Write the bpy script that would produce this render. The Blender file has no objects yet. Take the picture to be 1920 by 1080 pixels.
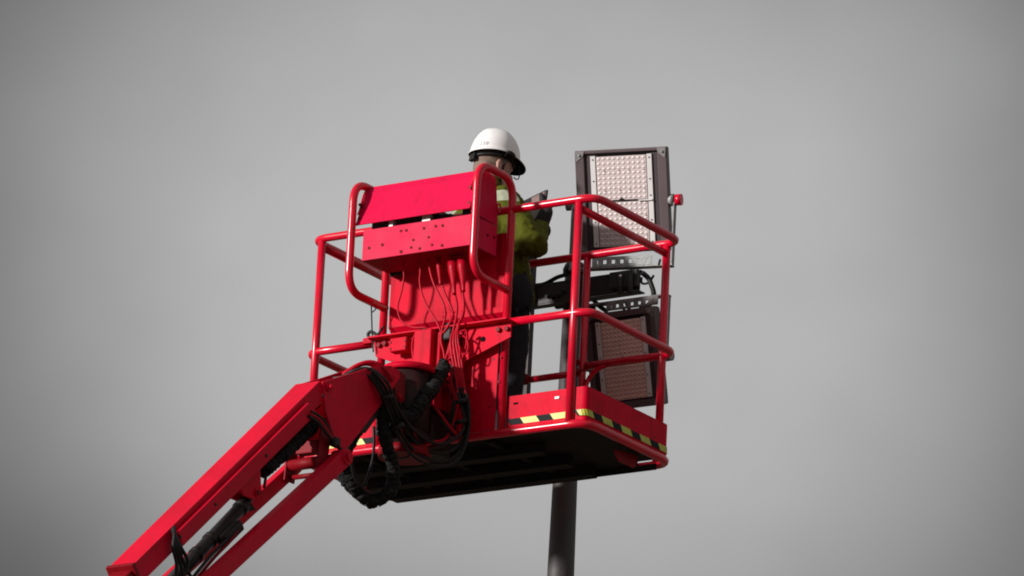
import bpy, bmesh, math, random
from math import sin, cos, pi, radians, sqrt, atan2
from mathutils import Vector as V, Matrix

random.seed(7)
scene = bpy.context.scene
col = scene.collection

# ------------------------------------------------------------------ camera
# world frame = the frame of the work platform: X along its long side, Y away
# from the boom side, Z up, metres; platform floor is z = 0, ground is GZ.
CA, CP, CR = 0.58862, 0.298537, 0.050087        # yaw, pitch, roll of the camera
DIST, SCL = 30.0, 391.78                        # metres, px (of 1920) per metre there
TGT = V((0.10573, 0.0, 0.8494))
FWD = V((-sin(CA)*cos(CP), cos(CA)*cos(CP), sin(CP)))
R0 = V((cos(CA), sin(CA), 0)); U0 = R0.cross(FWD)
RT = R0*cos(CR) + U0*sin(CR); UP = U0*cos(CR) - R0*sin(CR)
CAM = TGT - FWD*DIST
FPX = SCL*DIST
GZ = CAM.z - 1.65
camd = bpy.data.cameras.new('camera'); camo = bpy.data.objects.new('camera', camd); col.objects.link(camo)
camd.sensor_width = 36.0; camd.lens = FPX*36.0/1920.0
camd.clip_start = 0.1; camd.clip_end = 5000
camo.matrix_world = Matrix(((RT.x, UP.x, -FWD.x, CAM.x), (RT.y, UP.y, -FWD.y, CAM.y), (RT.z, UP.z, -FWD.z, CAM.z), (0, 0, 0, 1)))
scene.camera = camo
scene.render.resolution_x = 1024; scene.render.resolution_y = 576

# ------------------------------------------------------------------ sun and sky
SUN = V((-0.46, -0.86, 0.25)).normalized()      # towards the sun
sund = bpy.data.lights.new('sun', 'SUN'); suno = bpy.data.objects.new('sun', sund); col.objects.link(suno)
sund.energy = 4.9; sund.angle = radians(4.0); sund.color = (1.0, 0.965, 0.93)
suno.rotation_euler = SUN.to_track_quat('Z', 'Y').to_euler(); suno.location = SUN*40

world = bpy.data.worlds.new('World'); scene.world = world; world.use_nodes = True
nt = world.node_tree; nt.nodes.clear()
def wn(t, **k):
    n = nt.nodes.new(t)
    for a, b in k.items(): setattr(n, a, b)
    return n
def wmath(op, a, b=None, clamp=False):
    n = wn('ShaderNodeMath', operation=op, use_clamp=clamp)
    for i, v in enumerate((a, b)):
        if v is None: continue
        if isinstance(v, (int, float)): n.inputs[i].default_value = v
        else: nt.links.new(v, n.inputs[i])
    return n.outputs[0]
sky = wn('ShaderNodeTexSky', sky_type='NISHITA', sun_disc=False, sun_elevation=math.asin(SUN.z), sun_rotation=atan2(SUN.x, SUN.y))
sky.air_density = 1.0; sky.dust_density = 3.0
bw = wn('ShaderNodeRGBToBW'); nt.links.new(sky.outputs[0], bw.inputs[0])
tc = wn('ShaderNodeTexCoord')
# overcast: an even grey veil; repeating darker rolls centred on the view imitate a vignette
dotn = wn('ShaderNodeVectorMath', operation='DOT_PRODUCT'); nt.links.new(tc.outputs['Generated'], dotn.inputs[0]); dotn.inputs[1].default_value = R0
nz = wn('ShaderNodeTexNoise'); nz.inputs['Scale'].default_value = 9; nz.inputs['Detail'].default_value = 3; nt.links.new(tc.outputs['Generated'], nz.inputs['Vector'])
nz2 = wn('ShaderNodeTexNoise'); nz2.inputs['Scale'].default_value = 22; nz2.inputs['Detail'].default_value = 3
mpw = wn('ShaderNodeMapping'); mpw.inputs['Rotation'].default_value = (0.4, 0.3, 0.5); mpw.inputs['Scale'].default_value = (0.8, 1.0, 1.1)
nt.links.new(tc.outputs['Generated'], mpw.inputs['Vector']); nt.links.new(mpw.outputs[0], nz2.inputs['Vector'])
warp = wmath('MULTIPLY', wmath('SUBTRACT', nz.outputs[0], 0.5), 0.03)
uu = wmath('ADD', wmath('SUBTRACT', dotn.outputs['Value'], 0.002), warp)
sn = wmath('SINE', wmath('MULTIPLY', uu, pi/0.19))
roll = wmath('POWER', wmath('MULTIPLY', sn, sn), 2.6)
dotv = wn('ShaderNodeVectorMath', operation='DOT_PRODUCT'); nt.links.new(tc.outputs['Generated'], dotv.inputs[0]); dotv.inputs[1].default_value = U0
sv = wmath('SINE', wmath('MULTIPLY', wmath('ADD', wmath('SUBTRACT', dotv.outputs['Value'], 0.003), warp), pi/0.14))
rollv = wmath('POWER', wmath('MULTIPLY', sv, sv), 2.0)
fac = wmath('MULTIPLY', wmath('SUBTRACT', 1.0, wmath('MULTIPLY', roll, 0.58)), wmath('SUBTRACT', 1.0, wmath('MULTIPLY', rollv, 0.42)))
fac = wmath('MULTIPLY', fac, wmath('ADD', wmath('MULTIPLY', nz2.outputs[0], 0.34), 0.83))
veil = wmath('ADD', wmath('MULTIPLY', bw.outputs[0], 0.12), 4.05)
val = wmath('MULTIPLY', veil, fac)
bg = wn('ShaderNodeBackground'); bg.inputs['Strength'].default_value = 0.11
cmb = wn('ShaderNodeCombineColor')
for i in range(3): nt.links.new(val, cmb.inputs[i])
nt.links.new(cmb.outputs[0], bg.inputs['Color'])
wo = wn('ShaderNodeOutputWorld'); nt.links.new(bg.outputs[0], wo.inputs[0])

scene.cycles.filter_width = 1.9
scene.view_settings.view_transform = 'Standard'; scene.view_settings.look = 'None'
scene.view_settings.exposure = 0.0; scene.view_settings.gamma = 1.0
scene.view_settings.use_curve_mapping = False

# ------------------------------------------------------------------ measuring helpers
def ray(x, y): return FWD + RT*((x-960)/FPX) - UP*((y-540)/FPX)
def on(ax, x, y, v):
    d = ray(x, y); return CAM + d*((v-CAM[ax])/d[ax])
def onX(x, y, v): return on(0, x, y, v)
def onY(x, y, v): return on(1, x, y, v)
def onZ(x, y, v): return on(2, x, y, v)
def at(x, y, dep): return CAM + ray(x, y)*(DIST+dep)

# ------------------------------------------------------------------ materials
MATS = {}
def mat(name, rgb, rough=0.5, metal=0.0, var=0.15, scale=6.0, bump=0.0, bscale=60.0, dirt=0.0, dirtc=(0.03, 0.02, 0.02), spec=0.5, streak=0.0, edge=0.0, chip=0.0, chipc=(0.05,0.03,0.03)):
    m = bpy.data.materials.new(name); m.use_nodes = True; t = m.node_tree; N = t.nodes; L = t.links
    b = N['Principled BSDF']; b.inputs['Roughness'].default_value = rough; b.inputs['Metallic'].default_value = metal
    b.inputs['Specular IOR Level'].default_value = spec
    geo = N.new('ShaderNodeNewGeometry')
    n1 = N.new('ShaderNodeTexNoise'); n1.inputs['Scale'].default_value = scale; n1.inputs['Detail'].default_value = 6; n1.inputs['Roughness'].default_value = 0.6
    L.new(geo.outputs['Position'], n1.inputs['Vector'])
    r = N.new('ShaderNodeMapRange'); r.inputs[1].default_value = 0.3; r.inputs[2].default_value = 0.7; r.inputs[3].default_value = 1-var; r.inputs[4].default_value = 1+var
    L.new(n1.outputs[0], r.inputs[0])
    mul = N.new('ShaderNodeVectorMath'); mul.operation = 'SCALE'; mul.inputs[0].default_value = rgb; L.new(r.outputs[0], mul.inputs['Scale'])
    out = mul.outputs[0]
    def over(out, fac, c):
        mx = N.new('ShaderNodeMix'); mx.data_type = 'RGBA'; L.new(fac, mx.inputs[0]); L.new(out, mx.inputs[6]); mx.inputs[7].default_value = (*c, 1); return mx.outputs[2]
    if dirt > 0:
        n2 = N.new('ShaderNodeTexNoise'); n2.inputs['Scale'].default_value = 3.3; n2.inputs['Detail'].default_value = 9; n2.inputs['Roughness'].default_value = 0.72
        L.new(geo.outputs['Position'], n2.inputs['Vector'])
        r2 = N.new('ShaderNodeMapRange'); r2.inputs[1].default_value = 0.52; r2.inputs[2].default_value = 0.80; r2.inputs[4].default_value = dirt; L.new(n2.outputs[0], r2.inputs[0])
        out = over(out, r2.outputs[0], dirtc)
    if streak > 0:
        mp = N.new('ShaderNodeMapping'); mp.inputs['Scale'].default_value = (26, 26, 1.6); L.new(geo.outputs['Position'], mp.inputs['Vector'])
        n3 = N.new('ShaderNodeTexNoise'); n3.inputs['Scale'].default_value = 1.0; n3.inputs['Detail'].default_value = 5; L.new(mp.outputs[0], n3.inputs['Vector'])
        r3 = N.new('ShaderNodeMapRange'); r3.inputs[1].default_value = 0.55; r3.inputs[2].default_value = 0.78; r3.inputs[4].default_value = streak; L.new(n3.outputs[0], r3.inputs[0])
        out = over(out, r3.outputs[0], dirtc)
    if chip > 0:
        n4 = N.new('ShaderNodeTexNoise'); n4.inputs['Scale'].default_value = 38; n4.inputs['Detail'].default_value = 3; L.new(geo.outputs['Position'], n4.inputs['Vector'])
        r4 = N.new('ShaderNodeMapRange'); r4.inputs[1].default_value = 0.66; r4.inputs[2].default_value = 0.70; r4.inputs[4].default_value = chip; L.new(n4.outputs[0], r4.inputs[0])
        out = over(out, r4.outputs[0], chipc)
    if edge > 0:                                   # paint worn along the edges
        bv = N.new('ShaderNodeBevel'); bv.samples = 4; bv.inputs['Radius'].default_value = 0.007
        dp = N.new('ShaderNodeVectorMath'); dp.operation = 'DOT_PRODUCT'; L.new(bv.outputs[0], dp.inputs[0]); L.new(geo.outputs['Normal'], dp.inputs[1])
        e1 = N.new('ShaderNodeMapRange'); e1.inputs[1].default_value = 0.99; e1.inputs[2].default_value = 0.85; e1.inputs[3].default_value = 0; e1.inputs[4].default_value = 1; L.new(dp.outputs['Value'], e1.inputs[0])
        n5 = N.new('ShaderNodeTexNoise'); n5.inputs['Scale'].default_value = 22; n5.inputs['Detail'].default_value = 5; L.new(geo.outputs['Position'], n5.inputs['Vector'])
        e2 = N.new('ShaderNodeMapRange'); e2.inputs[1].default_value = 0.46; e2.inputs[2].default_value = 0.58; e2.inputs[4].default_value = edge; L.new(n5.outputs[0], e2.inputs[0])
        em = N.new('ShaderNodeMath'); em.operation = 'MULTIPLY'; L.new(e1.outputs[0], em.inputs[0]); L.new(e2.outputs[0], em.inputs[1])
        out = over(out, em.outputs[0], (0.10, 0.025, 0.022))
    L.new(out, b.inputs['Base Color'])
    rr = N.new('ShaderNodeMapRange'); rr.inputs[3].default_value = max(0.05, rough-0.10); rr.inputs[4].default_value = min(1, rough+0.12); L.new(n1.outputs[0], rr.inputs[0]); L.new(rr.outputs[0], b.inputs['Roughness'])
    if bump > 0:
        nb = N.new('ShaderNodeTexNoise'); nb.inputs['Scale'].default_value = bscale; nb.inputs['Detail'].default_value = 4; L.new(geo.outputs['Position'], nb.inputs['Vector'])
        bp = N.new('ShaderNodeBump'); bp.inputs['Strength'].default_value = bump; bp.inputs['Distance'].default_value = 0.01; L.new(nb.outputs[0], bp.inputs['Height']); L.new(bp.outputs[0], b.inputs['Normal'])
    MATS[name] = m; return m

RED = (0.59, 0.0018, 0.023)
mat('red_paint', RED, 0.5, spec=0.05, edge=0.8, var=0.14, scale=5, bump=0.07, bscale=22, dirt=0.7, dirtc=(0.15, 0.003, 0.006), streak=0.55, chip=0.6)
mat('red_sheet', (0.61, 0.003, 0.052), 0.52, spec=0.10, edge=0.6, var=0.08, scale=7, bump=0.06, bscale=18, dirt=0.35, dirtc=(0.36, 0.006, 0.03), streak=0.5, chip=0.3, chipc=(0.3, 0.004, 0.02))
mat('rivet_red', (0.14, 0.002, 0.006), 0.6, spec=0.1)
mat('red_tube', RED, 0.24, spec=0.45, var=0.10, scale=9, bump=0.04, bscale=40, dirt=0.4, dirtc=(0.22, 0.01, 0.015), chip=0.5, chipc=(0.09, 0.03, 0.03))
mat('red_boom', (0.58, 0.0022, 0.024), 0.5, spec=0.10, edge=0.8, var=0.14, scale=4, bump=0.08, bscale=90, dirt=0.55, dirtc=(0.24, 0.004, 0.008), chip=0.5)
mat('red_dull', (0.20, 0.002, 0.007), 0.55, spec=0.15, var=0.2, scale=8, dirt=0.7, dirtc=(0.06, 0.006, 0.008), bump=0.1, bscale=40)
mat('red_cable', (0.42, 0.002, 0.016), 0.4, spec=0.13, var=0.15, scale=12, bump=0.05)
mat('black_rubber', (0.014, 0.012, 0.012), 0.5, spec=0.2, var=0.3, scale=20, bump=0.1, bscale=80)
mat('black_sleeve', (0.010, 0.009, 0.009), 0.8, spec=0.2, var=0.35, scale=25, bump=0.5, bscale=60)
mat('black_metal', (0.018, 0.016, 0.017), 0.5, spec=0.2, var=0.4, scale=9, dirt=0.5, dirtc=(0.05, 0.035, 0.03), bump=0.1)
mat('rotator_shade_grime', (0.022, 0.010, 0.010), 0.6, spec=0.2, var=0.4, scale=9, dirt=0.8, dirtc=(0.10, 0.003, 0.006), bump=0.1)  # near-black base stands in for shadow round the column, reddish dirt over it
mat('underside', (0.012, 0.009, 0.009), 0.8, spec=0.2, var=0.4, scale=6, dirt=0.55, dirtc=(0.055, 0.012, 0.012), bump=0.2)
mat('tape_yellow', (0.44, 0.43, 0.02), 0.45, var=0.15, scale=15, chip=0.8, chipc=(0.12, 0.1, 0.03), dirt=0.7, dirtc=(0.35, 0.3, 0.05))
mat('tape_black', (0.009, 0.009, 0.010), 0.6, spec=0.1, var=0.2)
mat('tape_edge', (0.35, 0.45, 0.45), 0.5)
mat('housing', (0.088, 0.058, 0.064), 0.5, metal=0.0, var=0.08, scale=7, bump=0.05, dirt=0.25, dirtc=(0.05, 0.038, 0.04))
mat('recess', (0.042, 0.026, 0.031), 0.6, var=0.1)
mat('black_gap', (0.006, 0.005, 0.005), 0.8, spec=0.05)
mat('lens_plate', (0.58, 0.485, 0.475), 0.5, var=0.06, scale=20)
mat('lens', (0.63, 0.54, 0.53), 0.22, var=0.06, scale=30)
mat('lens_plate_shade_lifted', (0.72, 0.47, 0.41), 0.5, var=0.08, scale=20)  # browner board, colour lightened to offset the shade on the lower lamp
mat('lens_shade_lifted', (0.78, 0.54, 0.48), 0.3, var=0.1, scale=30)  # browner lenses, lightened against the same shade
mat('die', (0.16, 0.08, 0.065), 0.4, spec=0.2)
mat('strip_white', (0.66, 0.63, 0.62), 0.42, metal=0.0, var=0.06, scale=10)
mat('galvanised', (0.27, 0.28, 0.275), 0.55, metal=0.25, var=0.35, scale=55, dirt=0.5, dirtc=(0.16, 0.14, 0.13), bump=0.1)
mat('galv_dull', (0.20, 0.185, 0.185), 0.6, metal=0.4, var=0.3, scale=30, dirt=0.6, dirtc=(0.09, 0.07, 0.07))
mat('pole_steel', (0.050, 0.042, 0.044), 0.6, metal=0.2, var=0.14, scale=14, streak=0.35, dirtc=(0.05, 0.04, 0.04), bump=0.06)
mat('arm_steel', (0.050, 0.049, 0.049), 0.55, spec=0.2, metal=0.2, var=0.25, scale=12, dirt=0.4, dirtc=(0.02, 0.017, 0.017))
mat('bolt_bright', (0.75, 0.72, 0.66), 0.2, metal=0.9)
mat('helmet_white', (0.80, 0.775, 0.77), 0.32, var=0.04, scale=14, dirt=0.25, dirtc=(0.55, 0.45, 0.43))
mat('helmet_print', (0.42, 0.40, 0.40), 0.5)
mat('skin', (0.43, 0.235, 0.185), 0.5, var=0.08, scale=30, bump=0.05)
mat('hair', (0.20, 0.135, 0.105), 0.85, var=0.25, scale=70, bump=0.3, bscale=300)
mat('trouser', (0.016, 0.016, 0.020), 0.85, spec=0.2, var=0.25, scale=14, bump=0.3, bscale=40)
mat('glove', (0.030, 0.027, 0.028), 0.7, spec=0.2, var=0.3, scale=30, bump=0.3, bscale=90)
mat('glove_tip', (0.20, 0.165, 0.165), 0.7, var=0.2, scale=30, bump=0.2)
mat('boot', (0.025, 0.018, 0.014), 0.6, var=0.2)
mat('device', (0.02, 0.018, 0.018), 0.4)
mat('screen', (0.24, 0.15, 0.14), 0.3, var=0.12, scale=22)
mat('glass', (0.03, 0.03, 0.03), 0.1)
mat('control_white', (0.50, 0.42, 0.41), 0.4)
mat('control_black', (0.012, 0.011, 0.011), 0.5)
mat('tyre', (0.02, 0.02, 0.02), 0.8)
mat('gravel', (0.13, 0.105, 0.075), 0.9, var=0.25, scale=1.5, bump=0.4, bscale=60)
# hi-vis jacket: yellow-green cloth, grey reflective bands (waist, chest, over each shoulder)
def hivis(F, Rr, P0):
    m = mat('hivis', (0.070, 0.076, 0.006), 0.8, spec=0.1, var=0.12, scale=9, bump=0.35, bscale=26, dirt=0.3, dirtc=(0.12, 0.14, 0.015))
    t = m.node_tree; N = t.nodes; L = t.links; b = N['Principled BSDF']
    src = b.inputs['Base Color'].links[0].from_socket
    geo = N.new('ShaderNodeNewGeometry')
    sub = N.new('ShaderNodeVectorMath'); sub.operation = 'SUBTRACT'; L.new(geo.outputs['Position'], sub.inputs[0]); sub.inputs[1].default_value = P0
    def comp(v):
        d = N.new('ShaderNodeVectorMath'); d.operation = 'DOT_PRODUCT'; L.new(sub.outputs[0], d.inputs[0]); d.inputs[1].default_value = v; return d.outputs['Value']
    def mm(op, a, bb):
        n = N.new('ShaderNodeMath'); n.operation = op
        for i, v in enumerate((a, bb)):
            if isinstance(v, (int, float)): n.inputs[i].default_value = v
            else: L.new(v, n.inputs[i])
        return n.outputs[0]
    def band(v, c, w): return mm('LESS_THAN', mm('ABSOLUTE', mm('SUBTRACT', v, c), 0), w)
    z = comp((0, 0, 1)); r = comp(Rr); ar = mm('ABSOLUTE', r, 0)
    intorso = mm('LESS_THAN', ar, 0.215)
    k = mm('MAXIMUM', mm('MAXIMUM', mm('MULTIPLY', band(z, 1.330, 0.030), mm('LESS_THAN', comp(PF), 0.045)), mm('MULTIPLY', band(z, 1.0, 0.026), intorso)), 0.0)
    mx = N.new('ShaderNodeMix'); mx.data_type = 'RGBA'; L.new(k, mx.inputs[0]); L.new(src, mx.inputs[6]); mx.inputs[7].default_value = (0.33, 0.35, 0.25, 1)
    L.new(mx.outputs[2], b.inputs['Base Color']); return m

# ------------------------------------------------------------------ mesh builder
WPOS = {}
class MB:
    def __init__(s): s.v = []; s.f = []; s.m = []; s.sm = []
    def add(s, vs, fs, mi=0, smooth=False):
        o = len(s.v); s.v += [V(p) for p in vs]
        for f in fs: s.f.append([o+i for i in f]); s.m.append(mi); s.sm.append(smooth)
        return s
    def box(s, c, size, ax=None, mi=0):
        c = V(c); X, Y, Z = ax if ax else (V((1, 0, 0)), V((0, 1, 0)), V((0, 0, 1)))
        a, b, d = (q/2 for q in size)
        vs = [c+X*(i*a)+Y*(j*b)+Z*(k*d) for k in (-1, 1) for j in (-1, 1) for i in (-1, 1)]
        return s.add(vs, [(0, 2, 3, 1), (4, 5, 7, 6), (0, 1, 5, 4), (2, 6, 7, 3), (0, 4, 6, 2), (1, 3, 7, 5)], mi)
    def bx(s, x0, x1, y0, y1, z0, z1, mi=0):
        return s.box(((x0+x1)/2, (y0+y1)/2, (z0+z1)/2), (abs(x1-x0), abs(y1-y0), abs(z1-z0)), None, mi)
    def prism(s, poly, off, mi=0):          # poly: list of Vectors, off: extrusion vector
        n = len(poly); off = V(off); p = [V(q) for q in poly]
        nr = V((0, 0, 0))
        for i in range(n): nr += p[i].cross(p[(i+1) % n])
        if nr.dot(off) > 0: p.reverse()
        vs = p+[q+off for q in p]
        fs = [tuple(range(n)), tuple(reversed(range(n, 2*n)))]+[(i, i+n, (i+1) % n+n, (i+1) % n) for i in range(n)]
        return s.add(vs, fs, mi)
    def tube(s, pts, r, n=12, closed=False, mi=0, rf=None, squash=None):
        pts = [V(p) for p in pts]; m = len(pts)
        tan = []
        for i in range(m):
            a = pts[(i-1) % m] if (closed or i > 0) else pts[i]; b = pts[(i+1) % m] if (closed or i < m-1) else pts[i]
            tan.append((b-a).normalized())
        ref = V((0, 0, 1)) if abs(tan[0].z) < 0.9 else V((1, 0, 0))
        nx = tan[0].cross(ref).normalized()
        vs = []
        for i in range(m):
            nx = (nx - tan[i]*nx.dot(tan[i])).normalized(); ny = tan[i].cross(nx)
            rr = r[i] if isinstance(r, (list, tuple)) else r
            if rf: rr = rr*rf(i)
            for k in range(n):
                a = 2*pi*k/n; vs.append(pts[i]+(nx*cos(a)+ny*sin(a))*rr)
        fs = []
        for i in range(m if closed else m-1):
            for k in range(n):
                j = (i+1) % m; fs.append((i*n+k, i*n+(k+1) % n, j*n+(k+1) % n, j*n+k))
        s.add(vs, fs, mi, True)
        if not closed:
            o = len(s.v)-len(vs)
            s.f.append([o+k for k in reversed(range(n))]); s.m.append(mi); s.sm.append(False)
            s.f.append([o+(m-1)*n+k for k in range(n)]); s.m.append(mi); s.sm.append(False)
        return s
    def cyl(s, a, b, r, n=20, mi=0, r2=None): return s.tube([a, b], [r, r if r2 is None else r2], n, mi=mi)
    def loft(s, secs, n=20, mi=0):           # secs: (centre, ax1*len, ax2*len)
        vs = []
        for c, a, b in secs:
            for k in range(n): vs.append(V(c)+V(a)*cos(2*pi*k/n)+V(b)*sin(2*pi*k/n))
        fs = [(i*n+k, i*n+(k+1) % n, (i+1)*n+(k+1) % n, (i+1)*n+k) for i in range(len(secs)-1) for k in range(n)]
        fs += [tuple(reversed(range(n))), tuple((len(secs)-1)*n+k for k in range(n))]
        return s.add(vs, fs, mi, True)
    def ball(s, c, a, b, d, n=16, m=10, mi=0):
        c, a, b, d = V(c), V(a), V(b), V(d); vs = [c-d]
        for i in range(1, m):
            t = pi*i/m
            for k in range(n): vs.append(c+(a*cos(2*pi*k/n)+b*sin(2*pi*k/n))*sin(t)-d*cos(t))
        vs.append(c+d); fs = []
        for k in range(n):
            fs.append((0, 1+(k+1) % n, 1+k)); fs.append((len(vs)-1, 1+(m-2)*n+k, 1+(m-2)*n+(k+1) % n))
            for i in range(m-2): fs.append((1+i*n+k, 1+i*n+(k+1) % n, 1+(i+1)*n+(k+1) % n, 1+(i+1)*n+k))
        return s.add(vs, fs, mi, True)
    def build(s, name, mats, parent=None, bevel=0.0, fix=False):
        lo = V((min(p[i] for p in s.v) for i in range(3))); hi = V((max(p[i] for p in s.v) for i in range(3)))
        c = (lo+hi)/2
        me = bpy.data.meshes.new(name); me.from_pydata([p-c for p in s.v], [], s.f)
        for n_ in ([mats] if isinstance(mats, str) else mats): me.materials.append(MATS[n_])
        me.polygons.foreach_set('material_index', s.m); me.polygons.foreach_set('use_smooth', s.sm)
        if fix:
            b = bmesh.new(); b.from_mesh(me); bmesh.ops.recalc_face_normals(b, faces=b.faces); b.to_mesh(me); b.free()
        me.update()
        o = bpy.data.objects.new(name, me); col.objects.link(o)
        put(o, c, parent)
        if bevel:
            md = o.modifiers.new('bevel', 'BEVEL'); md.width = bevel; md.segments = 2; md.limit_method = 'ANGLE'; md.angle_limit = radians(40)
        return o
def put(o, c, parent=None):
    WPOS[o.name] = V(c)
    if parent is not None: o.parent = parent; o.location = V(c)-WPOS[parent.name]
    else: o.location = V(c)
def thing(name, loc, label, cat, group=None):
    o = bpy.data.objects.new(name, None); col.objects.link(o); o.empty_display_size = 0.1; put(o, loc)
    return tag(o, label, cat, group)
def tag(o, label=None, cat=None, group=None, kind=None):
    for k, v in (('label', label), ('category', cat), ('group', group), ('kind', kind)):
        if v: o[k] = v
    return o
def spline(P, k=8):
    P = [V(p) for p in P]; out = []
    for i in range(len(P)-1):
        a = P[max(i-1, 0)]; b = P[i]; c = P[i+1]; d = P[min(i+2, len(P)-1)]
        for j in range(k):
            t = j/k; out.append(0.5*((2*b)+(c-a)*t+(2*a-5*b+4*c-d)*t*t+(3*b-a-3*c+d)*t**3))
    out.append(P[-1]); return out
def fillet(P, r, closed=False, k=6):        # polyline with rounded corners
    P = [V(p) for p in P]; n = len(P); out = []
    for i in range(n):
        if not closed and i in (0, n-1): out.append(P[i]); continue
        a, b, c = P[(i-1) % n], P[i], P[(i+1) % n]
        d1 = (a-b); d2 = (c-b); rr = min(r, d1.length*0.49, d2.length*0.49)
        d1.normalize(); d2.normalize(); s, e = b+d1*rr, b+d2*rr
        for j in range(k+1):
            t = j/k; out.append(s*(1-t)**2+b*2*t*(1-t)+e*t*t)
    return out

# ------------------------------------------------------------------ ground
g = MB().add([(-400, -400, GZ), (400, -400, GZ), (400, 400, GZ), (-400, 400, GZ)], [(0, 1, 2, 3)]).build('ground', 'gravel')
tag(g, kind='structure')

# ================================================================== AERIAL LIFT
lift = thing('aerial_lift', (0.02, -3.4, GZ), 'red boom lift with a railed work basket on its raised arm', 'boom lift')
HX, HY, TR = 0.8076, 0.3816, 0.0195
ZT, ZM = 1.10, 0.54
PX = dict(nl=-0.752, n1=-0.366, n2=0.338, nr=0.716)

def loop(x0, x1, y0, y1, z, r=0.085): return fillet([(x0, y0, z), (x1, y0, z), (x1, y1, z), (x0, y1, z)], r, True)

# ---- floor of the basket
fl = MB()
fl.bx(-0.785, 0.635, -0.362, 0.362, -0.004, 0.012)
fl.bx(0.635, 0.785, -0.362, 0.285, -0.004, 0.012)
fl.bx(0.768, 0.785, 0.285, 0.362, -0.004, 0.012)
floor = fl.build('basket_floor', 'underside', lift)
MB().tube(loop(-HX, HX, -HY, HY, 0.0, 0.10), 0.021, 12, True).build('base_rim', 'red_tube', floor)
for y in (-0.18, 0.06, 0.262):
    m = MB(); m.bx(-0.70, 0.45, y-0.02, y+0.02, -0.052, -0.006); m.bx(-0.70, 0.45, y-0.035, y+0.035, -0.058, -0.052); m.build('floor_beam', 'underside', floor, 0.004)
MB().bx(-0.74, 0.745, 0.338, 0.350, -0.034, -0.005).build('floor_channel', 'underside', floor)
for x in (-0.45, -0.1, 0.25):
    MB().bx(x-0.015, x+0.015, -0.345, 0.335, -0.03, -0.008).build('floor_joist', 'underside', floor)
q = [onX(a, b, 0.735) for a, b in ((1150, 842), (1152, 853), (1159, 866), (1186, 878), (1192, 873), (1195, 862), (1190, 852))]
MB().prism(q, (0.008, 0, 0)).build('step_flap', 'red_dull', floor, 0.003)
m = MB(); a = onY(690, 878, -0.30); m.box(a+V((0.18, 0.0, 0.07)), (0.10, 0.05, 0.05)); m.build('underside_bracket', 'red_dull', floor, 0.006)

# ---- toe boards
def sheet(path, z0, z1, th, mi=0):
    m = MB(); n = len(path); P = [V(p) for p in path]
    nm = []
    for i in range(n):
        a = P[max(i-1, 0)]; b = P[min(i+1, n-1)]; t = (b-a).normalized(); nm.append(V((-t.y, t.x, 0)))
    vs = []
    for i in range(n):
        for o, z in ((0, z0), (0, z1), (th, z1), (th, z0)): vs.append((P[i].x+nm[i].x*o, P[i].y+nm[i].y*o, z))
    fs = [(i*4+k, (i+1)*4+k, (i+1)*4+(k+1) % 4, i*4+(k+1) % 4) for i in range(n-1) for k in range(4)]
    fs += [(3, 2, 1, 0), tuple((n-1)*4+k for k in range(4))]
    return m.add(vs, fs)
rp = fillet([(0.736, -0.372, 0), (HX-0.006, -0.372, 0), (HX-0.006, 0.368, 0), (0.71, 0.368, 0)], 0.085, k=8)
rp = [p for p in rp]
def dens(path, d=0.02):
    out = []
    for a, b in zip(path, path[1:]):
        k = max(1, int((b-a).length/d))
        for j in range(k): out.append(a.lerp(b, j/k))
    out.append(path[-1]); return out
rp = dens(rp)
toeR = sheet(rp, 0.014, 0.180, 0.004).build('toe_board', 'red_paint', lift, fix=True)
np_ = dens([V((0.358, -0.366, 0)), V((0.700, -0.366, 0))])
toeN = sheet(np_, 0.014, 0.180, 0.004).build('toe_board', 'red_paint', lift, fix=True)
lp = dens([V((-0.735, -0.366, 0)), V((-0.09, -0.366, 0))])
toeL = sheet(lp, 0.014, 0.180, 0.004).build('toe_board', 'red_paint', lift, fix=True)
ep = dens([p for p in fillet([(-0.70, 0.368, 0), (-HX+0.006, 0.368, 0), (-HX+0.006, -0.37, 0), (-0.77, -0.372, 0)], 0.085, k=8)])
sheet(ep, 0.014, 0.180, 0.004).build('toe_board', 'red_paint', lift, fix=True)
sheet(dens([V((0.42, 0.366, 0)), V((-0.70, 0.366, 0))]), 0.014, 0.150, 0.004).build('toe_board', 'red_paint', lift, fix=True)
def tape(path, z0, z1, off, start, period, parent, slant=0.022, yl=0.082):
    S = [0]
    for a, b in zip(path, path[1:]): S.append(S[-1]+(b-a).length)
    T = S[-1]
    def pt(s, z):
        s = min(max(s, 0.001), T-0.001); i = 0
        while i < len(S)-2 and S[i+1] < s: i += 1
        a, b = path[i], path[i+1]; t = (s-S[i])/(S[i+1]-S[i]); p = a.lerp(b, t); d = (b-a).normalized()
        return V((p.x+d.y*off, p.y-d.x*off, z))
    m = MB()
    def strip(s0, s1, za, zb, mi, sl):
        s0, s1 = max(s0, 0), min(s1, T)
        if s1-s0 < 0.004: return
        k = max(1, int((s1-s0)/0.012)); vs = []; fs = []
        for j in range(k+1):
            s = s0+(s1-s0)*j/k
            vs += [pt(s+(sl if za == z0 else 0), za), pt(s-(0), zb)]
        for j in range(k): fs.append((2*j, 2*j+2, 2*j+3, 2*j+1))
        m.add(vs, fs, mi)
    s = start-period
    while s < T:
        strip(s, s+yl, z0, z1, 0, slant)
        strip(s+yl, s+period, z0, z1, 1, slant)
        s += period
    o = m.build('warning_tape', ['tape_yellow', 'tape_black'], parent)
    m2 = MB(); m = m2
    return o
tape(rp, 0.038, 0.068, 0.0045, 0.012, 0.168, toeR, yl=0.088)
tape(np_, 0.038, 0.068, 0.002, 0.075, 0.165, toeN, yl=0.088)
tape(lp, 0.038, 0.068, 0.002, 0.02, 0.165, toeL, yl=0.088)
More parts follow.
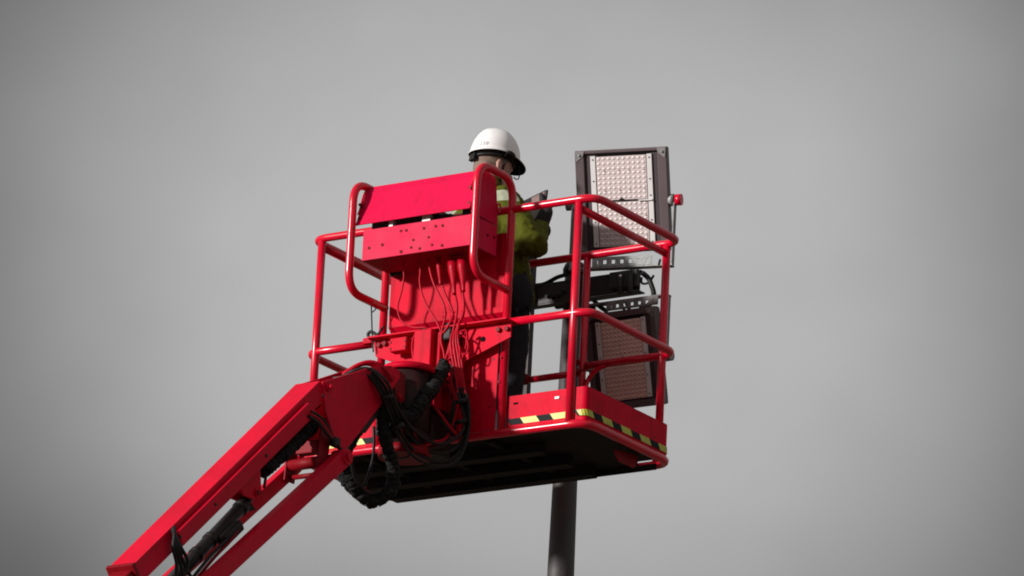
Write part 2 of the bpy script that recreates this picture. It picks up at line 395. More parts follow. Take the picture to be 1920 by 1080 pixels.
m = MB(); c = onY(1045, 746, -0.368); m.bx(c.x-0.012, c.x+0.012, -0.372, -0.3665, c.z-0.005, c.z+0.006); m.build('sticker', 'strip_white', toeN)
m = MB(); c = onY(967, 756, -0.368); m.bx(c.x-0.012, c.x+0.012, -0.370, -0.3665, c.z-0.005, c.z+0.003); m.build('slot', 'black_gap', toeN)

# ---- rails and posts
top = MB().tube(loop(-HX, HX, -HY, HY, ZT), TR, 14, True).build('top_rail', 'red_tube', lift)
for x in (0.722, -0.752):
    MB().cyl((x, -HY+0.01, ZT-0.045), (x, HY-0.01, ZT-0.045), TR*0.95, 14).build('end_bar', 'red_tube', top)
R_ = [(0.35, -HY, ZM), (HX, -HY, ZM), (HX, HY, ZM), (0.30, HY, ZM)]
midR = MB().tube(fillet(R_, 0.085), TR, 14).build('mid_rail', 'red_tube', lift)
L_ = [(-0.43, -HY, ZM-0.012), (-HX, -HY, ZM-0.012), (-HX, HY, ZM-0.012), (-0.12, HY, ZM-0.012)]
MB().tube(fillet(L_, 0.085), TR, 14).build('mid_rail', 'red_tube', lift)
gb = MB().cyl((-0.12, HY, ZM-0.03), (0.26, HY, ZM-0.03), TR*0.85, 14).build('gate_bar', 'red_tube', lift)
c = onY(983, 711, HY-0.01); MB().ball(c, (0.034, 0, 0), (0, 0.034, 0), (0, 0, 0.028), 12, 8).build('gate_clamp', 'red_dull', gb)
MB().tube(spline([(0.30, HY-0.004, ZM-0.16), (0.315, HY-0.004, ZM-0.08), (0.36, HY-0.004, ZM-0.03), (0.42, HY-0.004, ZM-0.01)]), 0.012, 10).build('gate_brace', 'red_tube', gb)
MB().tube(spline([(0.26, HY, ZM+0.03), (0.225, HY-0.02, ZM), (0.25, HY-0.03, ZM-0.03), (0.29, HY, ZM-0.02)]), 0.014, 10).build('gate_hook', 'red_dull', gb)
def post(x, y, z0, z1, r=TR):
    return MB().cyl((x, y, z0), (x, y, z1), r, 14).build('post', 'red_tube', lift)
post(PX['nl'], -HY, 0.02, ZT-0.012); post(PX['nr'], -HY, 0.012, ZT-0.012)
post(0.73, HY, 0.02, ZT-0.012); post(0.281, HY, 0.02, ZT-0.012, 0.018); post(-0.12, HY, 0.02, ZT-0.012, 0.018); post(PX['nl'], HY, 0.02, ZT-0.012)
# posts that bend over in front of the console as guard hoops
for x in (PX['n1'], PX['n2']):
    y0, y1 = -HY, -0.688
    P = [(x, y0, 0.012), (x, y0, 1.245), (x, y1, 1.245), (x, y1, 0.700), (x, y0+0.01, 0.700)]
    MB().tube(fillet(P, 0.105, k=10), TR, 14).build('guard_hoop', 'red_tube', lift)

# ---- console: open tray, lid above it, back panel below it
XL, XR, YF, YB = -0.320, 0.300, -0.655, -0.440
con = MB(); t = 0.004
con.bx(XL, XR, YF, YF+t, 0.851, 1.003)
con.bx(XL, XL+t, YF+t, YB, 0.855, 1.003); con.bx(XR-t, XR, YF+t, YB, 0.855, 1.003)
con.bx(XL+t, XR-t, YB-t, YB, 0.855, 0.93)
console = con.build('control_console', 'red_sheet', lift, 0.0015)
MB().bx(XL+0.0005, XR-0.0005, YF+t+0.0005, YB-0.0005, 0.8515, 0.8548).build('tray_base', 'red_dull', console)  # darker red puts the shade under the tray into its colour
rng = random.Random(3)
dots = [(752, 433), (762, 432), (795, 428), (817, 424), (830, 423), (775, 450), (804, 445), (717, 459), (771, 464), (787, 466), (752, 472), (810, 459), (829, 460), (692, 465), (914, 441), (926, 445)]
for i, (px, py) in enumerate(dots):
    if px < 884: c = onY(px, py, YF); MB().cyl(c+V((0, -0.003, 0)), c+V((0, 0.001, 0)), 0.0062+0.002*rng.random(), 10).build('rivet', 'rivet_red', console)
    else: c = onX(px, py, XR); MB().cyl(c+V((0.002, 0, 0)), c+V((-0.001, 0, 0)), 0.007, 10).build('rivet', 'black_gap', console)
m = MB(); m.bx(XL+0.02, XR-0.02, YF+0.02, YB-0.02, 0.93, 0.985); m.bx(XL+0.006, 0.07, -0.60, -0.50, 0.985, 1.075); m.bx(0.07, 0.14, -0.60, -0.5, 0.985, 1.045); m.bx(0.215, 0.284, -0.62, -0.445, 0.985, 1.06); ctl = m.build('control_panel', 'control_black', console, 0.006)
for px, w, mt in ((740, 0.022, 'control_white'), (806, 0.045, 'control_white')):
    c = onY(px, 414 if px < 780 else 406, YF+0.05); MB().bx(c.x-w/2, c.x+w/2, YF+0.02, YF+0.05, 0.99, 1.04).build('label_plate', mt, ctl)
for i in range(6):
    x = XL+0.06+i*0.095; MB().tube([(x, -0.55, 0.98), (x, -0.548, 1.02), (x, -0.545, 1.03)], [0.006, 0.006, 0.011], 8).build('lever', 'control_black', ctl)
# lid
LX0, LX1 = -0.357, 0.292
prof = [(-0.670, 1.029), (-0.653, 1.078), (-0.606, 1.204), (-0.572, 1.248), (-0.540, 1.256)]
side = prof+[(-0.462, 1.240), (-0.430, 1.012)]
lid = MB()
vs = []; fs = []; th = 0.004
for y, z in prof: vs += [(LX0, y, z), (LX1, y, z), (LX0, y+th, z-th*0.4), (LX1, y+th, z-th*0.4)]
for i in range(len(prof)-1):
    a, b = i*4, i*4+4
    fs += [(a, a+1, b+1, b), (a+2, b+2, b+3, a+3), (a, b, b+2, a+2), (a+1, a+3, b+3, b+1)]
fs += [(0, 2, 3, 1), (16, 17, 19, 18)]
lid.add(vs, fs)
lid.prism([V((LX1-0.0045, y, z)) for y, z in [(-0.650, 1.016)]+[(y+th*1.05, z-th*0.6) for y, z in side[1:]]], (0.004, 0, 0))
lid.prism([V((LX0+0.0005, y+th*1.05, z-th*0.6)) for y, z in prof], (0.004, 0, 0))
lido = lid.build('console_lid', 'red_sheet', lift, fix=True)
MB().tube([(LX1+0.002+0.0*j, -0.437+0.014*cos(2*pi*j/12)+0.010, 1.10+0.022*sin(2*pi*j/12)) for j in range(12)], 0.0045, 8, True).build('latch_ring', 'red_tube', lido)
def chain(P, name, parent):
    pts = spline(P, 5); m = MB()
    for i, p in enumerate(pts[:-1]):
        d = (pts[i+1]-p); L = d.length
        if L < 1e-5: continue
        d.normalize(); s = d.cross(V((0, 1, 0.2))).normalized() if i % 2 else d.cross(V((1, 0, 0.1))).normalized()
        ring = [p+d*(L*0.5)+d*(cos(2*pi*k/10)*L*0.72)+s*(sin(2*pi*k/10)*0.0055) for k in range(10)]
        m.tube(ring, 0.0026, 6, True)
    return m.build(name, 'red_tube', parent)
chain([onY(690, 352, -0.575), onY(683, 365, -0.60), onY(679, 378, -0.62), onY(676, 390, -0.64), onY(672, 402, -0.66)], 'chain', lido)
chain([onY(899, 320, -0.575), onY(893, 330, -0.60), onY(887, 341, -0.62), onY(883, 354, -0.64)], 'chain', lido)
for (px, py) in ((884, 352), (881, 381), (677, 385), (676, 411)):
    c = onY(px, py, -0.65); MB().cyl(c+V((0, -0.012, 0)), c+V((0, 0.012, 0)), 0.008, 10).build('lid_bolt', 'red_dull', lido)

# back panel with folded lip
pn = MB()
pn.bx(-0.338, 0.317, -0.378, -0.372, 0.604, 0.99)
pn.prism([V((-0.338, -0.378, 0.604)), V((-0.338, -0.378, 0.598)), V((-0.338, -0.330, 0.556)), V((-0.338, -0.326, 0.560))], (0.655, 0, 0))
panel = pn.build('back_panel', 'red_paint', lift, fix=True)
m = MB(); m.bx(0.3175, 0.326, -0.376, -0.372, 0.60, 0.98); m.build('seal', 'black_rubber', panel)
m = MB(); c = onY(745, 513, -0.40); m.bx(c.x-0.03, c.x+0.03, -0.42, -0.379, c.z-0.014, c.z+0.014)
for dx in (-0.02, 0.005, 0.022): m.cyl((c.x+dx, -0.425, c.z-0.02), (c.x+dx, -0.425, c.z+0.02), 0.007, 8)
m.build('cable_clamp', 'black_metal', panel, 0.002)

# ---- mount bracket, column
YBk = -0.452
wb = MB()
poly = [(-0.368, 0.512), (0.412, 0.516), (0.414, 0.441), (0.150, 0.350), (0.150, -0.01), (-0.085, -0.01), (-0.085, 0.340), (-0.116, 0.345), (-0.352, 0.438)]
wb.prism([V((x, YBk, z)) for x, z in poly], (0, 0.008, 0))
wb.bx(-0.372, 0.416, -0.500, -0.395, 0.517, 0.526)
mount = wb.build('mount_bracket', 'red_paint', lift, 0.0015)
cl = MB(); cl.bx(-0.080, 0.020, -0.535, -0.460, 0.18, 0.512); cl.bx(0.022, 0.05, -0.50, -0.46, 0.0, 0.5); column = cl.build('column', 'red_paint', lift, 0.006)
MB().cyl(onY(906, 636, YBk-0.0005), onY(906, 636, YBk-0.0005)+V((0, -0.002, 0)), 0.013, 20).build('bracket_hole', 'black_gap', mount)
for px, py in ((936, 619), (952, 617), (712, 648), (723, 645)):
    c = onY(px, py, YBk-0.001); MB().cyl(c, c+V((0, -0.016, 0)), 0.012, 6).build('bolt', 'red_dull', mount)
jc = onY(752, 648, -0.50); jb = MB(); jb.box(jc, (0.095, 0.055, 0.068)); jbo = jb.build('junction_box', 'red_paint', mount, 0.005)
for dx in (-0.042, 0.042):
    for dz in (-0.018, 0.012): MB().cyl(jc+V((dx, -0.0275, dz)), jc+V((dx, -0.031, dz)), 0.006, 8).build('screw', 'red_dull', mount)
m = MB(); c = onY(797, 618, -0.48); m.box(c+V((0, 0, -0.025)), (0.055, 0.05, 0.05)); m.build('cable_gland_block', 'black_rubber', mount, 0.006)
# lower plate beside the column
lpz = [onY(868, 684, -0.405), onY(946, 647, -0.405), onY(931, 806, -0.405), onY(886, 818, -0.405), onY(872, 800, -0.405)]
pl = MB().prism([V((0.118, -0.405, 0.400)), V((0.318, -0.405, 0.465)), V((0.318, -0.405, 0.012)), V((0.118, -0.405, 0.012))], (0, 0.005, 0)).build('lower_plate', 'red_paint', lift, 0.0015)
for px, py in ((939, 670), (935, 716), (880, 716), (918, 762)):
    c = onY(px, py, -0.406); MB().cyl(c, c+V((0, -0.003, 0)), 0.005, 8).build('rivet', 'red_dull', pl)
MB().bx(-0.07, 0.118, -0.43, -0.40, 0.012, 0.35).build('mount_plate', 'red_dull', lift, 0.003)

# ---- rotator
rc = V((0.03, -0.715, 0))
ro = MB()
ro.cyl(rc+V((0, 0, -0.13)), rc+V((0, 0, 0.232)), 0.105, 32)
rotator = ro.build('rotator', 'rotator_shade_grime', lift)
m = MB(); m.bx(-0.045, 0.045, -0.865, -0.80, -0.10, 0.225); m.build('slew_motor', 'black_metal', rotator, 0.015)
m = MB(); m.cyl(rc+V((0, 0, 0.234)), rc+V((0, 0, 0.262)), 0.122, 32); m.bx(-0.08, 0.14, -0.70, -0.45, 0.236, 0.260); m.build('top_flange', 'red_paint', rotator)
m = MB(); m.cyl(rc+V((0, 0, -0.175)), rc+V((0, 0, -0.132)), 0.125, 32); m.build('lower_flange', 'red_dull', rotator)
m = MB(); m.bx(-0.06, 0.11, -0.62, -0.45, -0.12, 0.10); m.build('slew_block', 'rotator_shade_grime', rotator, 0.01)
for k in range(5):
    a = 0.6+k*0.5; c = rc+V((cos(-a)*0.107, sin(-a)*0.107, -0.09)); MB().cyl(c, c+V((cos(-a), sin(-a), 0))*0.014, 0.012, 6).build('flange_bolt', 'red_dull', rotator)

# ---- jib head plates
XBR, XBL = 0.10, -0.035
hp = [(601, 716), (650, 702), (690, 689), (728, 686), (744, 694), (747, 708), (718, 750), (650, 838), (640, 846), (628, 838), (606, 772)]
for x, dx in ((XBR+0.001, 0.012), (XBL-0.001, -0.012)):
    P = [onX(a, b, XBR) for a, b in hp]
    o = MB().prism([V((x, p.y, p.z)) for p in P], (dx, 0, 0)).build('head_plate', 'red_boom', lift, 0.003)
    if dx > 0:
        for (a, b, r) in ((615, 726, 0.021), (733, 707, 0.019)):
            c = onX(a, b, XBR+0.013); MB().cyl(c, c+V((0.008, 0, 0)), r, 20).build('washer', 'red_boom', o); MB().cyl(c+V((0.008, 0, 0)), c+V((0.024, 0, 0)), r*0.55, 6).build('bolt', 'red_boom', o)
m = MB(); p0 = onX(735, 705, XBR); m.bx(XBL, XBR, p0.y-0.03, p0.y+0.12, p0.z-0.10, p0.z+0.04); m.build('head_block', 'red_dull', lift, 0.01)
m = MB()
P = [onX(a, b, 0.02) for a, b in ((640, 705), (690, 700), (715, 740), (660, 815), (632, 800))]
m.prism([V((XBL+0.004, p.y, p.z)) for p in P], (XBR-XBL-0.008, 0, 0)); m.build('head_web', 'black_metal', lift)

# ---- jib beam
O = onX(600, 714, XBR); E_ = onX(268, 1041, XBR)
u = (E_-O); u.x = 0; u.normalize(); n = V((0, -u.z, u.y))            # n points to the underside
if n.z > 0: n = -n
def bp(s, d, x=XBR): return V((x, O.y, O.z))+u*s+n*d
LJ = 1.765
bm_ = MB()
Bq = onX(585, 776, XBR); DB = (Bq-O).dot(n)
c0 = onX(602, 760, XBR)
sidep = [bp(0, 0), bp(LJ, 0), bp(LJ, DB), bp(0.03, DB), V((XBR, c0.y, c0.z))]
bm_.prism([V((XBL, p.y, p.z)) for p in sidep], (XBR-XBL, 0, 0))
jib = bm_.build('jib_beam', 'red_boom', lift, 0.006)
# cable duct on its side
a0, a1 = onX(574, 752, XBR), onX(322, 993, XBR)
s0 = (a0-O).dot(u); s1 = (a1-O).dot(u); d0 = 0.026
dk = MB(); dk.prism([bp(s0+0.02, d0), bp(s1, d0), bp(s1-0.0, DB+0.004), bp(s0-0.01, DB+0.004), bp(s0-0.012, d0+0.02)], (0.026, 0, 0)); duct = dk.build('cable_duct', 'red_boom', jib, 0.007)
for s_, d_ in ((0.06, 0.05), (0.62, 0.066), (1.10, 0.06), (1.42, 0.05)):
    c = bp(s_, d_, XBR+(0.027 if s_ < s1 else 0.001)); MB().cyl(c, c+V((0.004, 0, 0)), 0.008, 10).build('duct_screw', 'black_metal', jib)
m = MB(); m.prism([bp(LJ-0.012, -0.006, XBL-0.008), bp(LJ+0.010, -0.006, XBL-0.008), bp(LJ+0.010, DB+0.005, XBL-0.008), bp(LJ-0.012, DB+0.005, XBL-0.008)], (XBR-XBL+0.012, 0, 0)); m.build('end_collar', 'red_dull', jib, 0.003)
# knuckle and main boom further down (below the picture)
kn = bp(LJ+0.16, 0.16, 0.02)
m = MB(); m.prism([bp(LJ-0.02, 0.02, XBL+0.01), bp(LJ+0.30, 0.02, XBL+0.01), bp(LJ+0.36, 0.40, XBL+0.01), bp(LJ+0.05, 0.40, XBL+0.01)], (XBR-XBL-0.02, 0, 0)); m.build('knuckle', 'red_dull', lift, 0.01)
T1 = bp(LJ+0.20, 0.22, 0.02); T0 = V((0.02, -3.4, GZ+1.9)); dd = (T1-T0).normalized(); pe = V((0, -dd.z, dd.y))
m = MB(); m.box((T0+T1)/2, (0.24, 0.30, (T1-T0).length), (V((1, 0, 0)), pe, dd)); m.build('main_boom', 'red_boom', lift, 0.01)
m = MB(); m.bx(-0.75, 0.79, -4.6, -2.2, GZ+1.15, GZ+1.9); m.build('turret', 'red_boom', lift, 0.06)
m = MB(); m.bx(-0.8, 0.84, -4.8, -2.0, GZ+0.45, GZ+1.1); m.build('chassis', 'black_metal', lift, 0.04)
for x in (-1.0, 1.04):
    for y in (-4.5, -2.3): w = MB().cyl((x-0.16, y, GZ+0.48), (x+0.16, y, GZ+0.48), 0.48, 32).build('wheel', 'tyre', lift, 0.04); MB().cyl((x-0.17, y, GZ+0.48), (x+0.17, y, GZ+0.48), 0.25, 24).build('rim', 'red_boom', w)

# ---- parallel links under the jib
def link(xa, xb, s_a, s_b, da, db, th):
    m = MB(); m.prism([bp(s_a, da, xa), bp(s_b, db, xa), bp(s_b, db+th, xa), bp(s_a, da+th, xa)], (xb-xa, 0, 0)); return m.build('parallel_link', 'red_boom', lift, 0.006)
pf = onX(629, 846, 0.10); pg = onX(390, 1066, 0.10)
sa, da = (pf-O).dot(u), (V((0, pf.y, pf.z))-V((0, O.y, O.z))).dot(n)
sb, db = (pg-O).dot(u), (V((0, pg.y, pg.z))-V((0, O.y, O.z))).dot(n)
k_ = (db-da)/(sb-sa)
lf = link(0.102, 0.156, sa, sa+2.0, da-0.004, da-0.004+k_*2.0, 0.078)
lb = link(-0.145, -0.10, sa+0.02, sa+2.0, da, da+k_*2.0, 0.068)
pc = bp(sa+0.012, da+0.030, 0.0)
for x0, x1, r in ((0.090, 0.166, 0.036), (0.166, 0.178, 0.020), (-0.165, -0.09, 0.034)):
    MB().cyl((x0, pc.y, pc.z), (x1, pc.y, pc.z), r, 20).build('link_pin', 'red_boom', lf if x0 > 0 else lb)
m = MB(); m.cyl((-0.10, pc.y, pc.z), (0.10, pc.y, pc.z), 0.022, 20); m.build('pivot_shaft', 'red_dull', lift)
xt0 = onX(600, 866, 0.09)
m = MB(); m.cyl((-0.075, xt0.y, xt0.z), (0.098, xt0.y, xt0.z), 0.026, 20); m.build('cross_tube', 'red_dull', lift)  # shade on the tube painted in with the darker red
m = MB(); m.cyl((-0.075, xt0.y+0.01, xt0.z-0.055), (0.098, xt0.y+0.01, xt0.z-0.055), 0.012, 12); m.build('cross_rod', 'red_dull', lift)
for x in (-0.085, 0.088):
    m = MB(); m.prism([V((x, xt0.y-0.035, xt0.z-0.075)), V((x, xt0.y+0.045, xt0.z-0.075)), V((x, xt0.y+0.07, xt0.z+0.21)), V((x, xt0.y-0.01, xt0.z+0.21))], (0.009, 0, 0)); m.build('hanger_plate', 'red_dull', lift, 0.002)
m = MB(); m.bx(-0.05, 0.07, xt0.y+0.0, xt0.y+0.05, xt0.z+0.05, xt0.z+0.11); m.build('valve_block', 'red_dull', lift, 0.005)

# ---- cylinder under the jib with its lug
lug = [onX(a, b, 0.06) for a, b in ((448, 911), (488, 868), (491, 921), (484, 934), (476, 937), (457, 929))]
lg = MB().prism(lug, (-0.012, 0, 0)).build('cylinder_lug', 'red_boom', lift, 0.003)
MB().prism([p+V((-0.08, 0, 0)) for p in lug], (-0.012, 0, 0)).build('cylinder_lug', 'red_boom', lift, 0.003)
c = onX(482, 924, 0.062); MB().cyl(c, c+V((0.006, 0, 0)), 0.020, 20).build('washer', 'red_boom', lg); MB().cyl(c+V((-0.11, 0, 0)), c+V((0.014, 0, 0)), 0.012, 14).build('pin', 'red_dull', lg)
ca, cb = onX(474, 928, 0.01), onX(300, 1112, 0.01)
cy = MB(); cy.cyl(ca, ca.lerp(cb, 0.12), 0.018, 16); cy.cyl(ca.lerp(cb, 0.10), cb, 0.031, 20); cyl = cy.build('hydraulic_cylinder', 'black_metal', lift)
for f_ in (0.12, 0.45, 0.6):
    MB().cyl(ca.lerp(cb, f_), ca.lerp(cb, f_+0.03), 0.036, 20).build('cylinder_collar', 'black_metal', cyl)
vb = onX(432, 1000, 0.055); MB().box(vb, (0.05, 0.16, 0.05), (V((1, 0, 0)), u, n)).build('valve', 'black_metal', cyl, 0.008)
for i in range(2):
    P = [onX(445+i*5, 985+i*4, 0.07), onX(425+i*6, 1012+i*3, 0.08), onX(395+i*6, 1042+i*4, 0.08), onX(360+i*6, 1085+i*4, 0.08)]
    MB().tube(spline(P), 0.008, 8).build('pipe', 'red_dull' if i else 'black_rubber', cyl)
MB().prism([onX(a, b, -0.04) for a, b in ((448, 925), (470, 958), (440, 962))], (0.03, 0, 0)).build('guard_plate', 'black_metal', cyl)

# ---- hoses, sleeves and cables
def hose(P, r=0.0085, m_='black_rubber', name='hose', parent=lift, n=10, k=8):
    return MB().tube(spline(P, k), r, n).build(name, m_, parent)
def sleeve(P, r, parent=lift, amp=0.16, k=16, seed=1):
    rg = random.Random(seed); S = spline(P, k)
    f = [1+amp*(0.55*sin(i*1.35)+rg.uniform(-0.6, 0.6)) for i in range(len(S))]
    S = [p+V((rg.uniform(-1, 1), rg.uniform(-1, 1), rg.uniform(-1, 1)))*r*0.10 for p in S]
    m = MB(); m.tube(S, r, 16, rf=lambda i: f[i])
    rg2 = random.Random(seed+5)
    m.v = [p+V((rg2.uniform(-1, 1), rg2.uniform(-1, 1), rg2.uniform(-1, 1)))*r*0.07 for p in m.v]
    return m.build('hose_sleeve', 'black_sleeve', parent)
# sleeve A: from console loom down to the head
sleeve([at(834, 684, -0.66), at(826, 702, -0.70), at(812, 726, -0.78), at(796, 748, -0.86), at(780, 770, -0.92), at(760, 782, -0.98), at(738, 776, -1.0)], 0.032, seed=2)
# sleeve B: hanging loop
sleeve([at(722, 742, -1.05), at(718, 775, -1.05), at(720, 808, -1.05), at(728, 843, -1.04), at(737, 880, -1.02), at(735, 912, -1.02), at(718, 932, -1.03), at(697, 940, -1.05), at(675, 926, -1.08), at(658, 900, -1.10), at(645, 872, -1.12), at(640, 852, -1.14)], 0.030, seed=4)
sleeve([at(700, 770, -1.02), at(676, 800, -1.04), at(655, 838, -1.08), at(632, 868, -1.10), at(646, 900, -1.09), at(668, 925, -1.07)], 0.024, seed=9)
# sleeve under the jib
sleeve([onX(588, 796, 0.03), onX(566, 818, 0.03), onX(540, 842, 0.03), onX(515, 866, 0.03), onX(494, 884, 0.03)], 0.032, amp=0.12, seed=6)
hose([onX(498, 880, 0.03), onX(498, 895, 0.04), onX(495, 915, 0.04)], 0.007)
# hoses arching over the head into the big loop and back up to the basket
for i, (dx, dy, r) in enumerate(((0, 0, 0.0085), (-5, 5, 0.0085), (5, -6, 0.0075), (-9, 10, 0.0075))):
    dz = i*0.012
    dip = (0, 14, -16, 22)[i]
    P = [at(628+dx, 716+dy*0.4, -1.08), at(655+dx, 700+dy*0.6, -1.12-dz), at(690+dx*0.6, 695+dy*0.6, -1.12-dz), at(720+dx, 722+dy, -1.10-dz), at(738+dx, 764+dy*0.8, -1.06-dz), at(760+dx*1.4, 806+dip*0.6, -0.98-dz),
         at(790+dx, 838+dip, -0.90-dz), at(828, 850+dip*1.1, -0.82-dz), at(860-dx*0.3, 834+dip, -0.76-dz), at(874-dx*0.5, 800+dip*0.4, -0.72-dz), at(870-dx, 760, -0.70-dz), at(862-dx, 728, -0.67-dz)]
    hose(P, r)
    hose([P[-2].lerp(P[-1], 0.6), P[-1], at(859-dx*0.9, 700, -0.63), at(854-dx*1.2, 672, -0.60), at(850-dx*1.0, 640, -0.57), at(853-dx*0.6, 622, -0.55)], r*0.8, 'red_cable')
for i in range(2):   # guards for the hoses on the head: two red formed pipes
    P = [at(628+i*8, 718-i*2, -1.06), at(652+i*8, 696-i*5, -1.07), at(684+i*8, 682-i*3, -1.06), at(712+i*6, 692-i*3, -1.04), at(730+i*6, 716-i*2, -1.02)]
    hose(P, 0.011, 'red_cable', 'hose_guard')
hose([at(805, 754, -0.70), at(822, 772, -0.74), at(840, 796, -0.74), at(858, 816, -0.74), at(868, 812, -0.72)], 0.007, 'red_cable')
hose([at(806, 762, -0.70), at(826, 786, -0.74), at(846, 812, -0.74), at(862, 822, -0.72)], 0.006, 'black_rubber')
hose([at(826, 725, -0.62), at(840, 722, -0.64), at(845, 740, -0.64), at(843, 775, -0.63), at(842, 800, -0.62)], 0.004, 'red_cable')
hose([at(701, 800, -0.92), at(701, 840, -0.95), at(697, 870, -1.0), at(684, 908, -1.03), at(678, 914, -1.04)], 0.0075)
hose([at(733, 828, -1.0), at(738, 845, -1.0), at(744, 858, -1.0), at(760, 858, -0.95), at(772, 850, -0.92), at(776, 838, -0.90)], 0.0055)
hose([at(651, 846, -1.2), at(658, 866, -1.18), at(668, 900, -1.13), at(690, 925, -1.08), at(715, 920, -1.05)], 0.009)
rt = random.Random(21)
for i in range(7):   # loose small hoses between the head and the basket
    j = lambda a: rt.uniform(-a, a)
    P = [at(736+j(14), 742+j(16), -0.98), at(752+j(16), 785+j(18), -0.94+j(0.04)), at(778+j(18), 822+j(18), -0.88+j(0.04)), at(812+j(16), 838+j(16), -0.80+j(0.03)), at(842+j(10), 815+j(16), -0.72+j(0.02)), at(852+j(8), 770+j(14), -0.66), at(850+j(8), 725+j(10), -0.63), at(842+j(8), 690+j(10), -0.60)]
    hose(P, 0.0055+0.002*rt.random(), 'black_rubber' if i % 3 else 'red_cable')
for i, (a, b, d) in enumerate(((726, 745, -1.12), (748, 800, -1.06), (866, 790, -0.74), (864, 752, -0.73))):   # straps round the hoses
    c = at(a, b, d); t_ = (RT*0.25-UP).normalized() if i != 1 else (RT*0.6-UP).normalized(); MB().tube([c-t_*0.010, c+t_*0.010], 0.030, 14).build('hose_strap', 'black_rubber', lift)
for i in range(3):   # out of the duct into the head
    P = [onX(583-i*3, 772+i*4, 0.128), onX(598-i*2, 780+i*5, 0.135), onX(612-i*2, 797+i*5, 0.135), onX(622, 818+i*3, 0.13), onX(628+i*2, 832+i*2, 0.125), onX(640+i*3, 846, 0.10)]
    hose(P, 0.0075, 'black_rubber' if i != 1 else 'red_cable')
m = MB(); c = onX(628, 829, 0.128); m.box(c, (0.035, 0.05, 0.045)); m.build('hose_clamp', 'black_rubber', lift, 0.008)
for i, (ex, ey) in enumerate(((330, 1090), (345, 1092), (362, 1090), (338, 1094))):   # out of the lower end of the duct
    P = [onX(326-i, 988+i*2, 0.112), onX(327+i*2, 1004+i*3, 0.13), onX(325+i*5, 1028, 0.13+i*0.006), onX(331+i*7, 1056, 0.125+i*0.006), onX(ex, ey, 0.12)]
    hose(P, 0.0085)
# cables that leave the console
YA = -0.50
def cable(pp, r, name='console_cable', mt='red_cable'):
    k = len(pp); return hose([onY(a, b, -0.53+0.045*i/(k-1)) for i, (a, b) in enumerate(pp)], r, mt, name)
cable([(756, 492), (757, 508), (757, 525), (752, 550), (746, 573), (748, 592), (757, 606), (775, 614), (795, 614), (800, 618)], 0.0045)
cable([(787, 490), (788, 510), (787, 528), (791, 550), (800, 573), (812, 592), (823, 612), (826, 624), (822, 640), (818, 652), (825, 668)], 0.005)
cable([(804, 488), (806, 506), (812, 528), (822, 550), (832, 570), (835, 588), (833, 603), (829, 618), (827, 640), (832, 660), (834, 680)], 0.0055)
cable([(823, 486), (826, 506), (828, 530), (834, 550), (844, 572), (849, 588), (845, 602), (836, 618), (824, 632), (816, 655), (830, 676)], 0.0055)
cable([(846, 484), (850, 510), (853, 550), (857, 572), (856, 592), (851, 615), (845, 640), (836, 672)], 0.0060)
cable([(866, 482), (867, 510), (868, 550), (870, 575), (867, 592), (857, 615), (848, 640), (837, 672)], 0.0065)
cable([(862, 600), (858, 620), (848, 645), (835, 675), (833, 690)], 0.0065)
cable([(840, 674), (858, 662), (872, 664), (878, 650), (874, 634), (864, 631), (850, 645), (838, 672)], 0.0045)
cable([(789, 618), (776, 632), (773, 655), (778, 680), (790, 696), (797, 702)], 0.0055)
cable([(843, 655), (845, 680), (852, 706), (858, 730)], 0.006)
cable([(862, 650), (863, 680), (862, 706), (866, 735)], 0.007)
cable([(863, 622), (874, 620), (876, 636), (872, 660), (866, 690)], 0.006)
for (px, y0, y1, ra, rb) in ((825, 488, 534, 0.013, 0.007), (851, 486, 552, 0.024, 0.009), (868, 484, 547, 0.024, 0.009)):
    a = onY(px-3 if px < 860 else px-2, y0, -0.535); b = onY(px+1, y1, -0.525)
    MB().tube([a, a.lerp(b, 0.3), a.lerp(b, 0.75), a.lerp(b, 0.94), b], [ra, ra, rb*1.25, rb, rb*1.2], 14).build('cable_boot', 'red_cable', lift)
for px, py in ((835, 592), (849, 592), (856, 592), (869, 590)):
    a = onY(px, py-8, -0.50); b = onY(px-2, py+5, -0.497); MB().cyl(a, b, 0.009, 10).build('cable_joint', 'red_cable', lift)
m = MB(); m.box(onY(842, 622, -0.475), (0.05, 0.04, 0.09)); m.box(onY(858, 640, -0.47), (0.04, 0.03, 0.07)); m.build('connector', 'black_rubber', lift, 0.01)
# tie and snap hook hanging at the left hoop
MB().tube(spline([onY(696, 570, -0.47), onY(697, 600, -0.47), onY(698, 630, -0.47), onY(700, 660, -0.47)]), 0.0036, 8).build('cable_tie', 'black_rubber', lift)
MB().tube(spline([onY(697, 586, -0.47), onY(704, 580, -0.46), onY(706, 570, -0.45)]), 0.003, 8).build('cable_tie', 'black_rubber', lift)
MB().tube(spline([onY(715, 640, -0.42), onY(706, 628, -0.42), onY(695, 622, -0.42), onY(690, 628, -0.42), onY(694, 635, -0.42)]), 0.008, 8).build('snap_hook', 'black_metal', lift)
MB().tube(spline([onY(719, 612, -0.42), onY(711, 624, -0.42), onY(703, 634, -0.42)]), 0.006, 8).build('snap_hook', 'black_metal', lift)
m = MB(); m.box(onY(691, 640, -0.40), (0.05, 0.03, 0.03)); m.build('rail_stop', 'red_paint', lift, 0.004)

